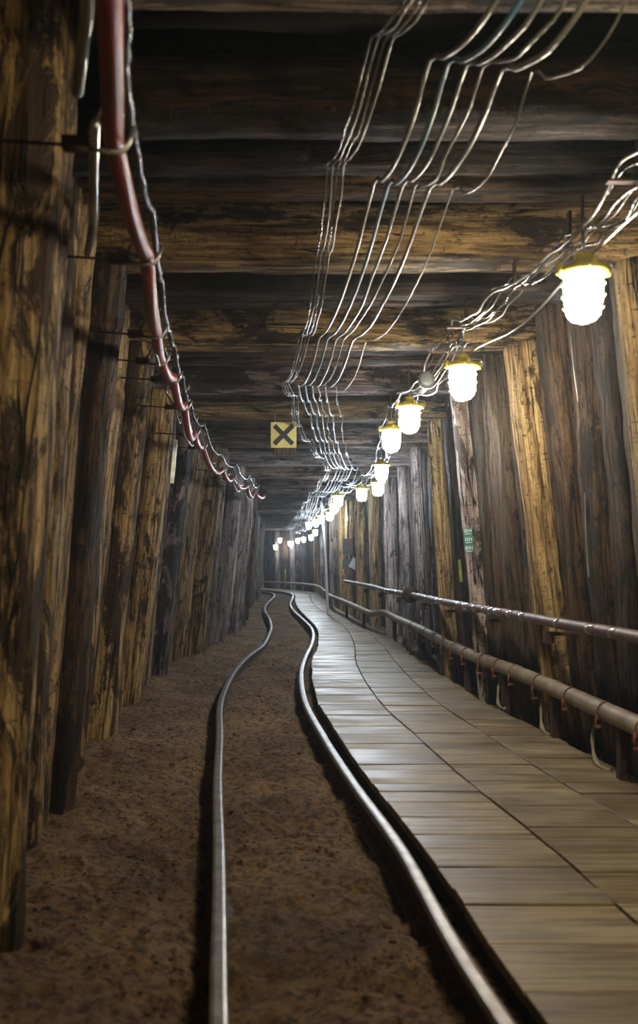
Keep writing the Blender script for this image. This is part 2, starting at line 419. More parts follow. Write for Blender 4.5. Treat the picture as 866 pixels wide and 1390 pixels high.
# (front of the cap, underside, left leg tone, right leg tone, cap tone, name used in labels)
FR = [(-.6,'brown','brown','brown',None), (.5,'brown','brown','brown',None), (1.84,'brown','brown','blotched','uppermost brown'),
      (3.64,'dark','golden','yellow','first lamp'), (5.1,'blotched','golden','blotched','second lamp'), (6.5,'yellow','pale','purple','third lamp'),
      (7.8,'purple','golden','golden','fourth lamp'), (9.68,'yellow','pale','grey','yellow sign'), (11.5,'pale','pale','pale','fifth lamp'), (13.1,'pale','pale','grey','sixth lamp')]
far_t = 14.7
while far_t < 40.5: FR.append((round(far_t,2), RND.choice(('grey','brown','pale')), RND.choice(('pale','grey','golden')), RND.choice(('grey','brown')), 'far')); far_t += 1.55
CAPZ = 2.22
LEGL = {3.64: 'dark blotched upright post on the left just behind the big blurred yellow post',
        5.1: 'yellow-brown blotched post on the left, second past the big foreground post',
        6.5: 'ochre post in the left wall standing just before the thin reflective strip',
        7.8: 'patchy purple and cream post in the left wall behind the reflective strip',
        9.68: 'yellowish split post in the left wall under the red hose loops',
        11.5: 'weathered grey post in the left wall near the end of the red hose',
        13.1: 'smooth pale post in the left wall, palest and last large one'}
LEGR = {3.64: 'golden post cut off by the right frame edge beside the nearest lamp',
        5.1: 'broad golden-yellow post on the right carrying the lit cap beam',
        6.5: 'whitish purple post on the right below the second lamp with teal plate',
        7.8: 'narrow golden post on the right just below the third lamp',
        9.68: 'pale post on the right between the narrow golden post and the flanged pipe joint',
        11.5: 'slim pale post on the right beside the fourth and fifth lamps',
        13.1: 'pale pinkish post on the right under the fifth and sixth lamps'}
CAPL = {1.84: 'brown cap beam at the top edge of the picture',
        3.64: 'golden lit cap beam behind the nearest lamp',
        5.1: 'golden cap beam resting on the broad yellow right post',
        6.5: 'pale pinkish cap beam above the whitish purple post',
        7.8: 'straight golden cap beam above the yellow cross sign',
        9.68: 'grey cap beam next behind the yellow sign with black cross',
        11.5: 'pale cap beam, second behind the yellow cross sign',
        13.1: 'grey cap beam above the sixth lamp'}
sd = 100
FARN = {f[0]: i for i, f in enumerate([f for f in FR if f[4] == 'far'])}
def far_lb(t, what, fallback):
    k = FARN.get(t, 99)
    return '%s, %s one past the %s' % (what, ORD[k], fallback) if k < 9 else '%s near the bend at the far end' % what
ROFS = {5.1: 0.0, 6.5: .05, 7.8: .04, 9.68: .03}
legs_L = []; legs_R = []
for (t, tl, tr, tc_, nm) in FR:
    far = t > 13.2; near = 1 < t < 9; sg, = (32,) if near else (20,)
    sd += 7
    jl = (.16 if t in (9.68, 11.5, 13.1) else .13) if not far else RND.uniform(.11,.14)
    if t > 1.0 or t < -1:
        # left leg
        if not (1.5 < t < 2.5):
            pr = .05 if t in (9.68, 11.5, 13.1) else 0
            b = P(t+.14, -(lo(t)-pr+jl), -.14); tp = P(t+.14, -(lo(t)-pr-ll(t)+jl), CAPZ+.02)
            o = timber('timber_post', b, tp, jl*1.05, jl*.95, W[tl], sd, sq=.25, seg=sg)
            tag(o, LEGL.get(t, far_lb(t, 'weathered distant post in the left wall', 'smooth pale post') if far else 'brown post on the left behind the viewpoint'), 'post', 'far posts of the left wall' if far else None)
            legs_L.append(t)
        jr = .125 if t in (5.1,) else (.075 if t == 6.5 else (.07 if t == 7.8 else (.065 if t in (9.68, 11.5) else .10)))
        io = ro(t)-.02
        if t == 5.1: jr = .135
        b = P(t+.16, io-.16+lr(t)+jr, -.14); tp = P(t+.14, io-.16+jr, CAPZ+.02)
        o = timber('timber_post', b, tp, jr*1.1, jr*.95, W[tr], sd+1, sq=.15, seg=sg)
        tag(o, LEGR.get(t, far_lb(t, 'distant post in the right wall', 'pinkish post under the sixth lamp') if far else 'brown post on the right outside the near edge'), 'post', 'far posts of the right wall' if far else ('posts beside the viewpoint' if t < 3 else None))
        legs_R.append(t)
    L_, R_ = P(t+.14, -(lo(t)+.10) if t != 1.84 else -.60, CAPZ+.13), P(t+.14, ro(t)+.10, CAPZ+.13)
    o = timber('cap_beam', L_, R_, .135, .130, W[tc_], sd+2, sq=.65, seg=sg+4, rough=.85, spin=0)
    tag(o, CAPL.get(t, far_lb(t, 'distant cap beam across the roof', 'cap above the sixth lamp') if far else 'cap beam across the roof behind the viewpoint'), 'beam',
        'far cap beams' if far else ('cap beams behind the viewpoint' if t < 1 else None))
# big foreground post
o = timber('timber_post', (-.965, 2.40, -.16), (-.79, 2.42, 2.66), .165, .16, W['blotched'], 5, sq=.1, seg=44, rings=70, rough=.8)
tag(o, 'big blurred yellow post with dark blotches filling the left edge', 'post')

# roof logs between the caps
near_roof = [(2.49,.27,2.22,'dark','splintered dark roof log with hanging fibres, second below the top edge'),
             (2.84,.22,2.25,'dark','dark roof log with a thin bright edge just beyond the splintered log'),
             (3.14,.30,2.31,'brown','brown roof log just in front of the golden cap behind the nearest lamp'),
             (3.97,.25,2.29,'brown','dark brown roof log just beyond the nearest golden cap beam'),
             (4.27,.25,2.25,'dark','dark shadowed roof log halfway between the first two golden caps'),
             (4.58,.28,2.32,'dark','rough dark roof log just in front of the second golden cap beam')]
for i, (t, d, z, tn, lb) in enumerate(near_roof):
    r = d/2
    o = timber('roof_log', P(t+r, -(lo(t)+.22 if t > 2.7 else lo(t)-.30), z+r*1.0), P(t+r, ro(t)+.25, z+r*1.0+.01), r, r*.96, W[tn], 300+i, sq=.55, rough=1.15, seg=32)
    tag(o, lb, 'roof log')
    if i == 0:
        rf = random.Random(6); inv = o.matrix_world.inverted()
        for k in range(12):
            x = rf.uniform(-.47, .15) if k < 9 else rf.uniform(.2, .9); l = rf.uniform(.012, .035)
            q = [inv @ Vector(p) for p in ((x, t+.02, z+.02), (x+.003, t-.004, z+.002), (x+rf.uniform(-.006,.006), t-.006, z-l))]
            tube('bark_fibre', q, lambda f: .0035*(1.1-f), W['brown'], o, 5)
def gaps():
    fs = [f[0] for f in FR]
    for a, b in zip(fs, fs[1:]):
        if a in (1.84, 3.64): continue
        yield a+.28, b, a
NMC = {f[0]: f[4] for f in FR}
for (a, b, f0) in gaps():
    k = max(1, round((b-a)/.29)); wd = (b-a)/k
    for i in range(k):
        t = a+wd*(i+.5); r = wd/2*.97; z = RND.choice((2.30,2.34,2.38,2.42))
        far = f0 > 13
        if f0 == .5 and i == k-1: pass
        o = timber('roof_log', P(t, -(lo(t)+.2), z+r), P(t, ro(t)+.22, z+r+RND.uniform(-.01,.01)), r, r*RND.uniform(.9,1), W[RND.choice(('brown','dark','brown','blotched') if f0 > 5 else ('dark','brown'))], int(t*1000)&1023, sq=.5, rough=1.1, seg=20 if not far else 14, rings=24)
        if far: tag(o, 'far roof log across the ceiling beyond the yellow cross sign', 'roof log', 'far roof logs')
        elif f0 < 1.8: tag(o, 'roof log behind the viewpoint', 'roof log', 'roof logs behind the viewpoint')
        else: tag(o, '%s roof log beyond the cap beam at the %s' % (ORD[i], NMC[f0]), 'roof log')
# upper lagging closing the dark gap above the first caps
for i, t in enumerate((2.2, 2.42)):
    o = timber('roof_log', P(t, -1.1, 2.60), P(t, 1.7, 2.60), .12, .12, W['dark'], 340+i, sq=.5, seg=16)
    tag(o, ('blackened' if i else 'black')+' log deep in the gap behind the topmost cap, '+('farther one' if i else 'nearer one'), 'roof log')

# wall lagging
def lag_row(side, t0, t1, legs):
    out = []; t = t0
    while t < t1:
        wd = ((RND.uniform(.19, .30) if t < 6 else RND.uniform(.26,.40)) if side == 'left' else RND.uniform(.27,.40)) if t < 14 else RND.uniform(.26,.40)
        out.append((t+wd/2, wd)); t += wd*.93
    return out
TONE_L = [(3.3,('blotched','brown')),(4.7,('yellow','blotched','yellow')),(6.6,('yellow','blotched','brown')),(8.6,('blotched','purple')),(10.5,('yellow','grey','blotched')),(15,('pale','grey','purple')),(99,('grey','brown','pale'))]
TONE_R = [(4.2,('slab','brown')),(6.3,('slab','dark','brown')),(8.0,('brown','dark','slab')),(99,('brown','dark','brown','purple'))]
def pick(tab, t):
    for lim, c in tab:
        if t < lim: return RND.choice(c)
def near_leg(t, names):
    best = None
    for k in names:
        if k <= t+.05 and (best is None or k > best): best = k
    return best
SH = {3.64:'dark blotched post',5.1:'yellow-brown blotched post',6.5:'ochre post',7.8:'patchy purple and cream post',9.68:'yellowish split post',11.5:'weathered grey post'}
SHR = {3.64:'golden frame-edge post',5.1:'broad golden-yellow post',6.5:'whitish purple post',7.8:'narrow golden post',9.68:'pale post left of the golden one',11.5:'slim pale post'}
cnt = {}
for side, tab, T0 in (('left', TONE_L, -1.2), ('right', TONE_R, -1.2)):
    for (t, wd) in lag_row(side, T0, 41, None):
        tone = pick(tab, t); far = t > 13.2; r = wd/2*1.04
        seg = 30 if 2 < t < 8 else 16
        if side == 'left':
            if 2.22 < t < 2.62: continue
            ub, ut = -(lo(t)+.05+r+RND.uniform(0,.08)), -(lo(t)-ll(t)+.05+r+RND.uniform(0,.10))
        else:
            bk = .06 if t > 8 else 0
            ub, ut = bk+ro(t)-.04+lr(t)*.9+r*.7+RND.uniform(0,.07), bk+ro(t)-.04+r*.7+RND.uniform(0,.06)
        zb = -.16; ln = RND.uniform(-.03,.03)
        o = timber('lagging_log', P(t, ub, zb), P(t+ln, ut, 2.42 if t > 2.7 else 2.62), r*1.02, r*.96, W[tone], int(t*977) & 4095, sq=.25 if side == 'left' else .45, seg=seg, rings=None if t < 8 else 26, rough=1.15)
        f = near_leg(t, SH if side == 'left' else SHR)
        if far: tag(o, 'far upright log of the %s wall lining, beyond the fifth lamp' % side, 'wall log', 'far %s wall lining logs' % side)
        elif t < 2.9 or (side == 'right' and t < 3.64): tag(o, 'upright wall lining log on the %s beside the viewpoint' % side, 'wall log', '%s wall logs beside the viewpoint' % side)
        else:
            key = (side, f); cnt[key] = cnt.get(key, -1)+1
            ref = (SH if side == 'left' else SHR).get(f, 'big blurred foreground post')
            tag(o, '%s-toned upright lining log, %s behind the %s' % ({'slab':'olive-brown'}.get(tone, tone), ORD[min(11,cnt[key])], ref), 'wall log')

# ------------------------------------------------------------------ rails
def rail(u, label, pts):
    sp = spline(pts, 10)
    prof = [(-.045,-.115),(.045,-.115),(.045,-.107),(.010,-.098),(.008,-.034),(.020,-.026),(.0225,-.010),(.018,-.002),(.010,0),(-.010,0),(-.018,-.002),(-.0225,-.010),(-.020,-.026),(-.008,-.034),(-.010,-.098),(-.045,-.107)]
    V = []; F = []; fm = []; n = len(prof); N_ = len(sp)
    for i, p in enumerate(sp):
        T = sp[min(i+1,N_-1)]-sp[max(i-1,0)]; T.z = 0; T.normalize(); R = Vector((T.y, -T.x, 0))
        for (a, z) in prof: V.append(p+R*a+Vector((0,0,z)))
    for i in range(N_-1):
        for k in range(n):
            k2 = (k+1) % n; F.append((i*n+k, (i+1)*n+k, (i+1)*n+k2, i*n+k2)); fm.append(0 if 5 <= k <= 11 else 1)
    F.append(tuple(range(n))); F.append(tuple((N_-1)*n+k for k in range(n))[::-1]); fm += [1,1]
    o = mesh_obj('rail', V, F, None, mats=[M_RAIL, M_RAILSIDE], fm=fm, smooth=False)
    tag(o, label, 'rail', 'rails of the narrow gauge track')
far_L = [P(t, -.30) for t in (33,35,37,39,41)]; far_R = [P(t, .30) for t in (33,35,37,39,41)]
rail(-.3, 'worn steel rail on the left, the one running down the dirt floor', [(.02,-1,0),(-.12,1,0),(-.245,2.2,0),(-.342,3.08,0),(-.45,4.0,0),(-.557,5.05,0),(-.697,6.4,0),(-.765,8.0,.0),(-.75,9.4,0),(-.67,10.8,0),(-.69,12.4,0),(-.74,13.95,0),(-.90,16.2,0),(-1.15,19.0,0),(-1.27,22,0),(-1.31,25.5,0),(-1.40,28.2,0),(-1.66,30.5,0)]+far_L)
rail(.3, 'worn steel rail on the right, the one along the plank walkway', [(.72,-1,0),(.52,1,0),(.36,2.2,0),(.282,3.08,0),(.155,4.0,0),(.03,5.05,0),(-.10,6.4,0),(-.158,8.0,0),(-.14,9.4,0),(-.09,10.8,0),(-.075,12.4,0),(-.13,13.95,0),(-.31,16.2,0),(-.545,19.0,0),(-.70,22,0),(-.74,25.5,0),(-.82,28.2,0),(-1.05,30.5,0)]+far_R)

# ------------------------------------------------------------------ plank walkway
wk = empty('plank_walkway', P(3, .9, 0))
tag(wk, 'grey-brown plank walkway in three rows of boards beside the right rail', 'walkway')
def right_edge(t): return lerp_tab([(0,1.66),(4.1,1.62),(8,1.52),(9.6,1.42),(14.4,1.26),(40,1.15)], t)
rowb = [lambda t: .385+.01*noise.noise(Vector((t*2,0,0))), lambda t: .825, lambda t: lerp_tab([(0,1.25),(9,1.22),(14,1.05),(40,1.0)], t), right_edge]
M_GAP = simple('board_edge_dark', (.03,.022,.015), .9, nscale=20)
for r_ in range(3):
    V = []; F = []; cols = []; t = -1.3; rd = random.Random(40+r_)
    while t < 41.5:
        wd = rd.choice((.13,.16,.19,.22,.26))*(1 if t < 15 else 1.4)
        a, b = t+.003, t+wd-.003-(.004 if rd.random() < .3 else 0)
        j0, j1 = rd.uniform(-.004,.004) if r_ == 0 else 0, rd.uniform(-.02,.02) if r_ == 2 else 0
        z = rd.uniform(-.005,.001); tl = rd.uniform(-.003,.003)
        c = rd.random(); base = len(V)
        K = 4
        for i in range(K+1):
            f = i/K
            for (tt, dz) in ((a, 0), (b, tl)):
                u0, u1 = rowb[r_](tt)+.004+j0, rowb[r_+1](tt)-.004+j1
                u = u0+(u1-u0)*f
                for hz in (0, -.032):
                    p = P(tt, u, z+dz*f+hz+.0018*noise.noise(Vector((u*6, t*9, r_))))
                    V.append(p)
        for i in range(K):
            q = base+i*4; s = q+4
            F += [(q,s,s+2,q+2),(q+1,q+3,s+3,s+1),(q,q+1,s+1,s),(q+2,s+2,s+3,q+3)]
            cols += [c]*4
        F += [(base,base+2,base+3,base+1),(s,s+1,s+3,s+2)]; cols += [c]*2
        t += wd
    me_o = mesh_obj('board_row', V, F, M_BOARD, None, smooth=False)
    at = me_o.data.color_attributes.new('board', 'FLOAT_COLOR', 'CORNER')
    dat = []
    for pl, c in zip(me_o.data.polygons, cols): dat += [c, (c*7.31) % 1, (c*3.77) % 1, 1]*pl.loop_total
    at.data.foreach_set('color', dat)
    bv = me_o.modifiers.new('bevel', 'BEVEL'); bv.width = .0025; bv.segments = 1
    me_o.parent = wk; me_o.matrix_parent_inverse = Matrix.Translation(-wk.location)
# long bearers under the boards
for r_, u in enumerate((.42, .84, 1.2)):
    V = []; F = []
    tt = frange(-1.3, 41.5, lambda t: .5)
    for t in tt:
        for (du, z) in ((-.025,-.036),(.025,-.036),(.025,-.14),(-.025,-.14)): V.append(P(t, u+du, z))
    for i in range(len(tt)-1):
        for k in range(4): F.append((i*4+k, (i+1)*4+k, (i+1)*4+(k+1)%4, i*4+(k+1)%4))
    o = mesh_obj('bearer', V, F, M_GAP, None, smooth=False); o.parent = wk; o.matrix_parent_inverse = Matrix.Translation(-wk.location)

# dirt clods scattered over the floor (nobody could count them)
V = []; F = []; rd = random.Random(3)
ico = [(0,0,1),(.89,0,.45),(.28,.85,.45),(-.72,.53,.45),(-.72,-.53,.45),(.28,-.85,.45),(.72,.53,-.45),(-.28,.85,-.45),(-.89,0,-.45),(-.28,-.85,-.45),(.72,-.53,-.45),(0,0,-1)]
icf = [(0,1,2),(0,2,3),(0,3,4),(0,4,5),(0,5,1),(1,6,2),(2,7,3),(3,8,4),(4,9,5),(5,10,1),(6,7,2),(7,8,3),(8,9,4),(9,10,5),(10,6,1),(6,11,7),(7,11,8),(8,11,9),(9,11,10),(10,11,6)]
for i in range(9000):
    t = 1.3+rd.random()**1.6*11; u = rd.uniform(-.92,.27)
    if abs(u+.3) < .03 or abs(u-.3) < .03: continue
    if noise.noise(Vector((t*1.3, u*2.5, 4))) < rd.uniform(-.3,.15): continue
    s = (.0015+.006*rd.random()**2)*(2.2 if rd.random() < .04 else 1); p = P(t, u, dirt_z(t, u)+s*.3); b = len(V)
    for v in ico:
        k = s*rd.uniform(.75,1.25); V.append(p+Vector((v[0]*k*1.2, v[1]*k*1.1, v[2]*k*.75)))
    F += [tuple(q+b for q in f) for f in icf]
tag(mesh_obj('dirt_clods', V, F, M_DIRT), 'small clods of brown earth scattered between and beside the rails', 'dirt', kind='stuff')

# ------------------------------------------------------------------ lamps
LP = [(.97,-.9,1.9),(.95,.85,1.90),(0.91,3.1,1.895),(0.733,4.6,1.899),(0.583,5.8,1.904),(0.545,6.8,1.904),(0.639,9.2,1.903),(0.726,11.1,1.896),(0.569,12,1.892),(0.285,13.4,1.901),
      (0.254,15.1,1.896),(0.213,17.6,1.898),(0.047,19,1.902),(-0.068,20.7,1.901),(-0.252,22,1.898),(-0.102,25,1.829),(-0.252,28,1.78),(-0.532,31,1.796),(-0.771,32.5,1.794),(-1.082,33.5,1.71),(-1.473,34,1.846),(-1.664,34.5,1.591)]
def lamp_geo():
    """meshes shared by all lamps; origin at the middle of the globe"""
    g = MB(); g.lathe([(.058,.070),(.060,.02),(.058,-.03),(.050,-.058),(.034,-.076),(.012,-.084)], 20); 
    cg = MB()
    for k in range(8):
        a = 2*pi*k/8; c_, s_ = cos(a), sin(a)
        cg.tube([(c_*r, s_*r, z) for r, z in ((.070,.078),(.072,.03),(.070,-.03),(.061,-.065),(.042,-.088),(.018,-.097))], .0028, 6)
    for z, r in ((.035,.073),(-.005,.073),(-.045,.069)):
        cg.tube([(cos(2*pi*k/24)*r, sin(2*pi*k/24)*r, z) for k in range(25)], .0026, 6)
    cg.tube([(cos(2*pi*k/16)*.022, sin(2*pi*k/16)*.022, -.096) for k in range(17)], .003, 6)
    fl = MB(); fl.lathe([(.050,.066),(.080,.070),(.084,.078),(.084,.086),(.078,.092),(.050,.098)], 24)
    for k in range(4):
        a = 2*pi*k/4; fl.lathe([(.014,.066),(.016,.072),(.016,.094),(.010,.104)], 10, (cos(a)*.084, sin(a)*.084, 0))
    hd = MB(); hd.lathe([(.046,.098),(.042,.108),(.028,.114),(.026,.128),(.030,.131),(.030,.137),(.014,.142)], 16)
    st = MB(); st.tube([(0,0,.138),(0,0,.175),(0,.008,.23),(0,.01,.345)], .006, 8)
    gl = MB(); gl.tube([(.03,0,.112),(.06,0,.118),(.098,0,.116),(.115,.01,.100),(.108,.015,.085),(.085,.02,.082)], .0042, 6)
    return [('globe', g, 'glow'), ('cage', cg, M_CAGE), ('flange', fl, M_YEL), ('lamp_head', hd, M_YEL), ('stem', st, M_STEEL), ('lead', gl, M_CAB)]
NTH = ['','first','second','third','fourth','fifth','sixth','seventh','eighth','ninth','tenth','eleventh','twelfth','thirteenth','fourteenth','fifteenth','sixteenth','seventeenth','eighteenth','nineteenth','twentieth','twenty-first']
LL = {2:'nearest caged lamp with yellow flange at the upper right', 3:'second nearest caged lamp, above the whitish purple post', 4:'third caged lamp, between the second lamp and the fourth',
      5:'fourth caged lamp, below and left of the third', 6:'fifth lamp, upper of the two close together', 7:'sixth lamp, lower of the two close together, left of fifth', 8:'seventh lamp above the post beside the electrical box'}
geo = lamp_geo(); protos = {}
for i, (x, y, z) in enumerate(LP):
    kind = 'warm' if i < 2 else ('neutral' if i < 5 else 'cool')
    e = empty('caged_lamp', (x, y, z), RND.uniform(-.3,.3))
    lb = LL.get(i, ('lamp beside the viewpoint on the right', 'lamp behind the viewpoint on the right')[1-i] if i < 2 else 'small glowing distant lamp, %s back along the string from the nearest one' % NTH[i-1])
    tag(e, lb, 'lamp', 'lamps strung along the right side')
    for (nm, mb, m) in geo:
        m_ = lamp_mat(kind) if m == 'glow' else m
        key = (nm, kind)
        if key not in protos: o = mb.build(nm, m_, e, True); protos[key] = o
        else: o = protos[key].copy(); COL.objects.link(o); o.parent = e

# ------------------------------------------------------------------ cables
def sag_run(nodes, sag, sub=6, wob=0.0, seed=0, off=(0,0,0)):
    """nodes on fixings; between them the cable droops"""
    out = []; rd = random.Random(seed)
    for i in range(len(nodes)-1):
        a, b = Vector(nodes[i])+Vector(off), Vector(nodes[i+1])+Vector(off)
        L_ = (b-a).length; s = (sag[i] if isinstance(sag, (list,tuple)) else sag*min(1.6, L_/.7))
        for k in range(sub):
            f = k/sub; p = a.lerp(b, f); p.z -= s*4*f*(1-f)
            if wob and k: p += Vector((rd.uniform(-wob,wob), 0, rd.uniform(-wob,wob)*.7))
            out.append(p)
    out.append(Vector(nodes[-1])+Vector(off)); return out
def cable(name, pts, r, m, label, group=None, seg=7, cat='cable', sm=2):
    pts = spline(pts, sm) if sm > 1 else pts
    o = tube(name, pts, r, m, None, seg); tag(o, label, cat, group); return o
ztop = CAPZ-.012
main = [(.47,.9),(.52,1.55),(.401,1.84),(.27,2.2),(.179,2.92),(0.0,4.92),(-.142,6.19),(-.117,6.8),(-.069,7.4),(-.053,8.14),(.0,9.0),(.049,9.91),(.24,11.49),(.16,13.2),(.0,15.32),(-.187,16.31),(-.391,20.77),(-.572,23.33),(-.80,27.5),(-1.2,30.5)]
mz = [2.22,2.2,2.19,2.20,2.205,2.20,2.20,2.2,2.2,2.2,2.2,2.2,2.2,2.2,2.2,2.2,2.2,2.2,2.2,2.2]
msag = [.05,.03,.05,.075,.10,.09,.04,.04,.05,.05,.06,.08,.08,.08,.06,.15,.12,.15,.12]
mc = [(0,.0065,M_CAB,'thick grey cable at the left edge of the main ceiling bundle',.0),(.047,.0065,M_CABB,'bluish cable, second from left in the main ceiling bundle',.0),
      (.094,.006,M_CAB,'grey cable in the middle of the main ceiling bundle',.005),(.135,.0045,M_CAB,'thin wavy cable right of the middle in the main ceiling bundle',.013),
      (.185,.0075,M_CAB,'thickest cable toward the right of the main ceiling bundle',.003),(.262,.0032,M_CAB,'thin outlying wire at the far right of the main ceiling bundle',.005)]
for i, (dx, r, m, lb, wb) in enumerate(mc):
    nodes = [(x+dx*(1 if y < 20 else .8), y+.01*i, z) for (x, y), z in zip(main, mz)]
    cable('ceiling_cable', sag_run(nodes, [s*RND.uniform(.85,1.15)*(1.5 if i == 5 else 1) for s in msag], 6, wb, i), r, m, lb, 'main ceiling cable bundle')
sec = [(.33,.9),(.27,1.5),(.203,1.9),(.121,2.12),(.025,2.79),(-.01,3.6),(-.104,4.89),(-.264,6.09),(-.199,6.59),(-.223,7.36),(-.21,8.02),(-.117,8.92),(.03,10.32),(.1,11.6),(.0,13.2),(-.16,15.4),(-.33,18),(-.5,21),(-.8,26),(-1.25,30)]
for i in range(4):
    nodes = [(x+i*.017, y, 2.203) for x, y in sec]
    cable('ceiling_cable', sag_run(nodes, .055, 6, .004, 20+i), .0034, M_CAB if i % 2 else M_CABD, ('leftmost','second from left','second from right','rightmost')[i]+' thin wire of the left ceiling bundle beside the main one', 'left ceiling wire bundle')
rt = [(1.02,.2),(1.02,1.5),(.99,2.1),(.957,2.7),(.911,3.28),(.813,3.75),(.714,4.37),(.70,4.89),(.617,6.04),(.58,6.7),(.60,7.6),(.66,8.87),(.72,10.4),(.64,11.8),(.38,13.3),(.27,15),(.2,17.5),(.03,19),(-.1,20.8),(-.25,22.2),(-.2,25),(-.35,28),(-.6,31),(-.95,33)]
for i in range(6):
    nodes = [(x-.07+i*.026+RND.uniform(-.012,.012), y+RND.uniform(-.06,.06), 2.13+RND.uniform(-.03,.045)) for x, y in rt]
    cable('lamp_cable', sag_run(nodes, .045, 6, .013, 50+i), (.0055,.0035,.005,.0035,.006,.0035)[i], (M_CAB,M_CABD,M_CABD,M_CAB,M_CABD,M_CAB)[i],
          ('leftmost','second from left','third from left','third from right','second from right','rightmost')[i]+' cable of the tangled bundle above the lamps', 'cable bundle above the lamps')
# slack lead running from lamp to lamp
pts = []
lz = [(p[0]+.03, p[1]+.02, p[2]+.10) for p in LP[:12]]
cable('lamp_lead', sag_run([(a, b, c+.04) for a, b, c in lz], .03, 7, .02, 9), .005, M_CAB, 'kinked pale lead looping from each caged lamp to the next', None)
# dark hangers along the lamp bundle, standing in for cable shadows on the beams
for i, (x, y) in enumerate(rt[2:12]):
    h = MB(); h.box((x-.0, y, 2.185), (.012, .03, .13)); h.box((x, y, 2.115), (.19, .03, .008))
    tag(h.build('shadow_hanger', M_RUSTD, None, False, .002), 'dark hanger standing in for a cable shadow under the roof, %s back from the right edge' % ORD[i], 'hanger', 'shadow hangers of the lamp cable bundle')

# red hose on hooks
hose = [(-.25,.95),(-.33,1.42),(-.435,1.91),(-.502,2.63),(-.631,3.49),(-.696,3.96),(-.704,4.35),(-.766,5.12),(-.86,6.2),(-.894,6.9),(-.922,8.6),(-.915,9.5),(-.84,10.48),(-.80,11.2),(-.73,12.0)]
hs = [.03,.0,.035,.05,.02,.03,.06,.10,.04,.10,.06,.06,.10,.05]
cable('red_hose', sag_run([(x, y, 1.87) for x, y in hose], hs, 8), .0215, M_HOSE, 'thick dark red ribbed hose swagged along the upper left wall', None, 16, 'hose', 2)
blk = [(-.30,1.2),(-.341,1.6),(-.388,1.8),(-.435,2.13),(-.471,2.55),(-.555,3.18),(-.640,3.85),(-.66,4.1),(-.723,4.78),(-.786,5.46),(-.82,6.4),(-.893,8.15),(-.83,9.06),(-.79,10.19),(-.76,11.4)]
cable('black_conduit', sag_run([(x, y, 1.965) for x, y in blk], .05, 8, .003, 4), .0095, M_BLACKC, 'dark glossy corrugated cable swagged just above the red hose', None, 10)
cable('thin_conduit', sag_run([(x-.045, y+.15, 1.93) for x, y in blk[1:]], .07, 8, .006, 5), .006, M_CABD, 'thin dark cable drooping behind the red hose', None, 8)
cable('thin_conduit', sag_run([(x-.09, y+.3, 1.91) for x, y in blk[4:]], .09, 8, .01, 6), .0055, M_CAB, 'thin grey wire looping deeper than the others on the left wall', None, 8)
cable('armoured_conduit', spline([(-.36,1.35,1.98),(-.414,1.607,1.975),(-.457,1.74,1.972),(-.515,1.92,1.975)], 6), .013, M_ARMOUR, 'silvery armoured conduit at the top left beside the foreground post, upper piece', None, 12)
cable('armoured_conduit', spline([(-.535,2.16,2.03),(-.575,2.30,1.985),(-.64,2.55,1.93),(-.735,2.86,1.955)], 6), .0125, M_ARMOUR, 'silvery armoured conduit left of the red hose, lower piece', None, 12)
# wall hooks holding the hose
hk = [(t, ) for t in ()]
HN = ['nearest','second','third','fourth','fifth','sixth','seventh','eighth','ninth','tenth','eleventh','twelfth']
for i, (x, y) in enumerate(hose[2:14]):
    xw = P(y, -(lo(y)-ll(y)*.85)).x
    h = MB(); h.tube([(x-.05, y, 1.850), (x-.01, y, 1.842), (x+.02, y+.005, 1.846), (x+.032, y+.008, 1.87), (x+.042, y+.01, 1.90)], .0055, 8)
    h.tube([(x-.01, y, 1.958), (x+.01, y, 1.950), (x+.02, y, 1.955), (x+.028, y, 1.985)], .004, 8)
    o = h.build('wall_hook', M_STEEL, None, True); tag(o, '%s bent steel hook holding the red hose on the left wall' % HN[i], 'hook', 'hose hooks on the left wall')
    xe = min(xw-.06, x-.09)
    b = MB(); b.tube([(xe, y, 1.868), (x-.05, y, 1.855)], .004, 8); b.tube([(x-.07, y, 1.861), (x-.01, y, 1.958)], .0045, 8); b.box((x-.08, y, 1.86), (.055, .03, .026)); b.build('hook_arm', M_RUSTD, o, True)

# ------------------------------------------------------------------ right wall pipes
up = [(1.60,.5,.635),(1.55,2,.635),(1.50,3,.635),(1.451,4.1,.635),(1.355,4.94,.635),(1.278,5.85,.635),(1.20,6.61,.635),(1.09,7.9,.635),(1.04,8.9,.635),(.96,10.2,.63),(.86,11.71,.625),(.80,13.2,.63),(.66,15.2,.63),(.50,17.3,.63)]
lower = [(1.62,.5,.23),(1.57,2,.23),(1.53,3,.23),(1.452,4.1,.232),(1.412,5.03,.23),(1.343,6.15,.231),(1.235,7.24,.23),(1.174,8.6,.232),(1.135,10.4,.23),(1.037,12.2,.232),(.93,13.0,.262),(.80,13.7,.21),(.626,15.3,.235),(.43,18.3,.232),(.26,20.3,.235)]
PK = .94; up = [(x*PK, y*PK, .97+(z-.97)*PK) for x, y, z in up]; lower = [(x*PK, y*PK, .97+(z-.97)*PK) for x, y, z in lower]
pe = empty('handrail_pipe', (1.451,4.1,.635)); tag(pe, 'upper dark red-brown pipe with shiny taped bands along the right wall', 'pipe')
def put(o, e): o.parent = e; o.matrix_parent_inverse = Matrix.Translation(-e.location); return o
ups = spline(up, 14)
V, Fc, UV = tube_geo(ups, .030, 16); put(mesh_obj('pipe', V, Fc, M_PIPE_UP, None, True, UV), pe)
rd = random.Random(8)
def along(pts, s):
    d = 0
    for a, b in zip(pts, pts[1:]):
        l = (b-a).length
        if d+l >= s: return a.lerp(b, (s-d)/l), (b-a).normalized()
        d += l
    return pts[-1], (pts[-1]-pts[-2]).normalized()
s = 3.6; TP = []
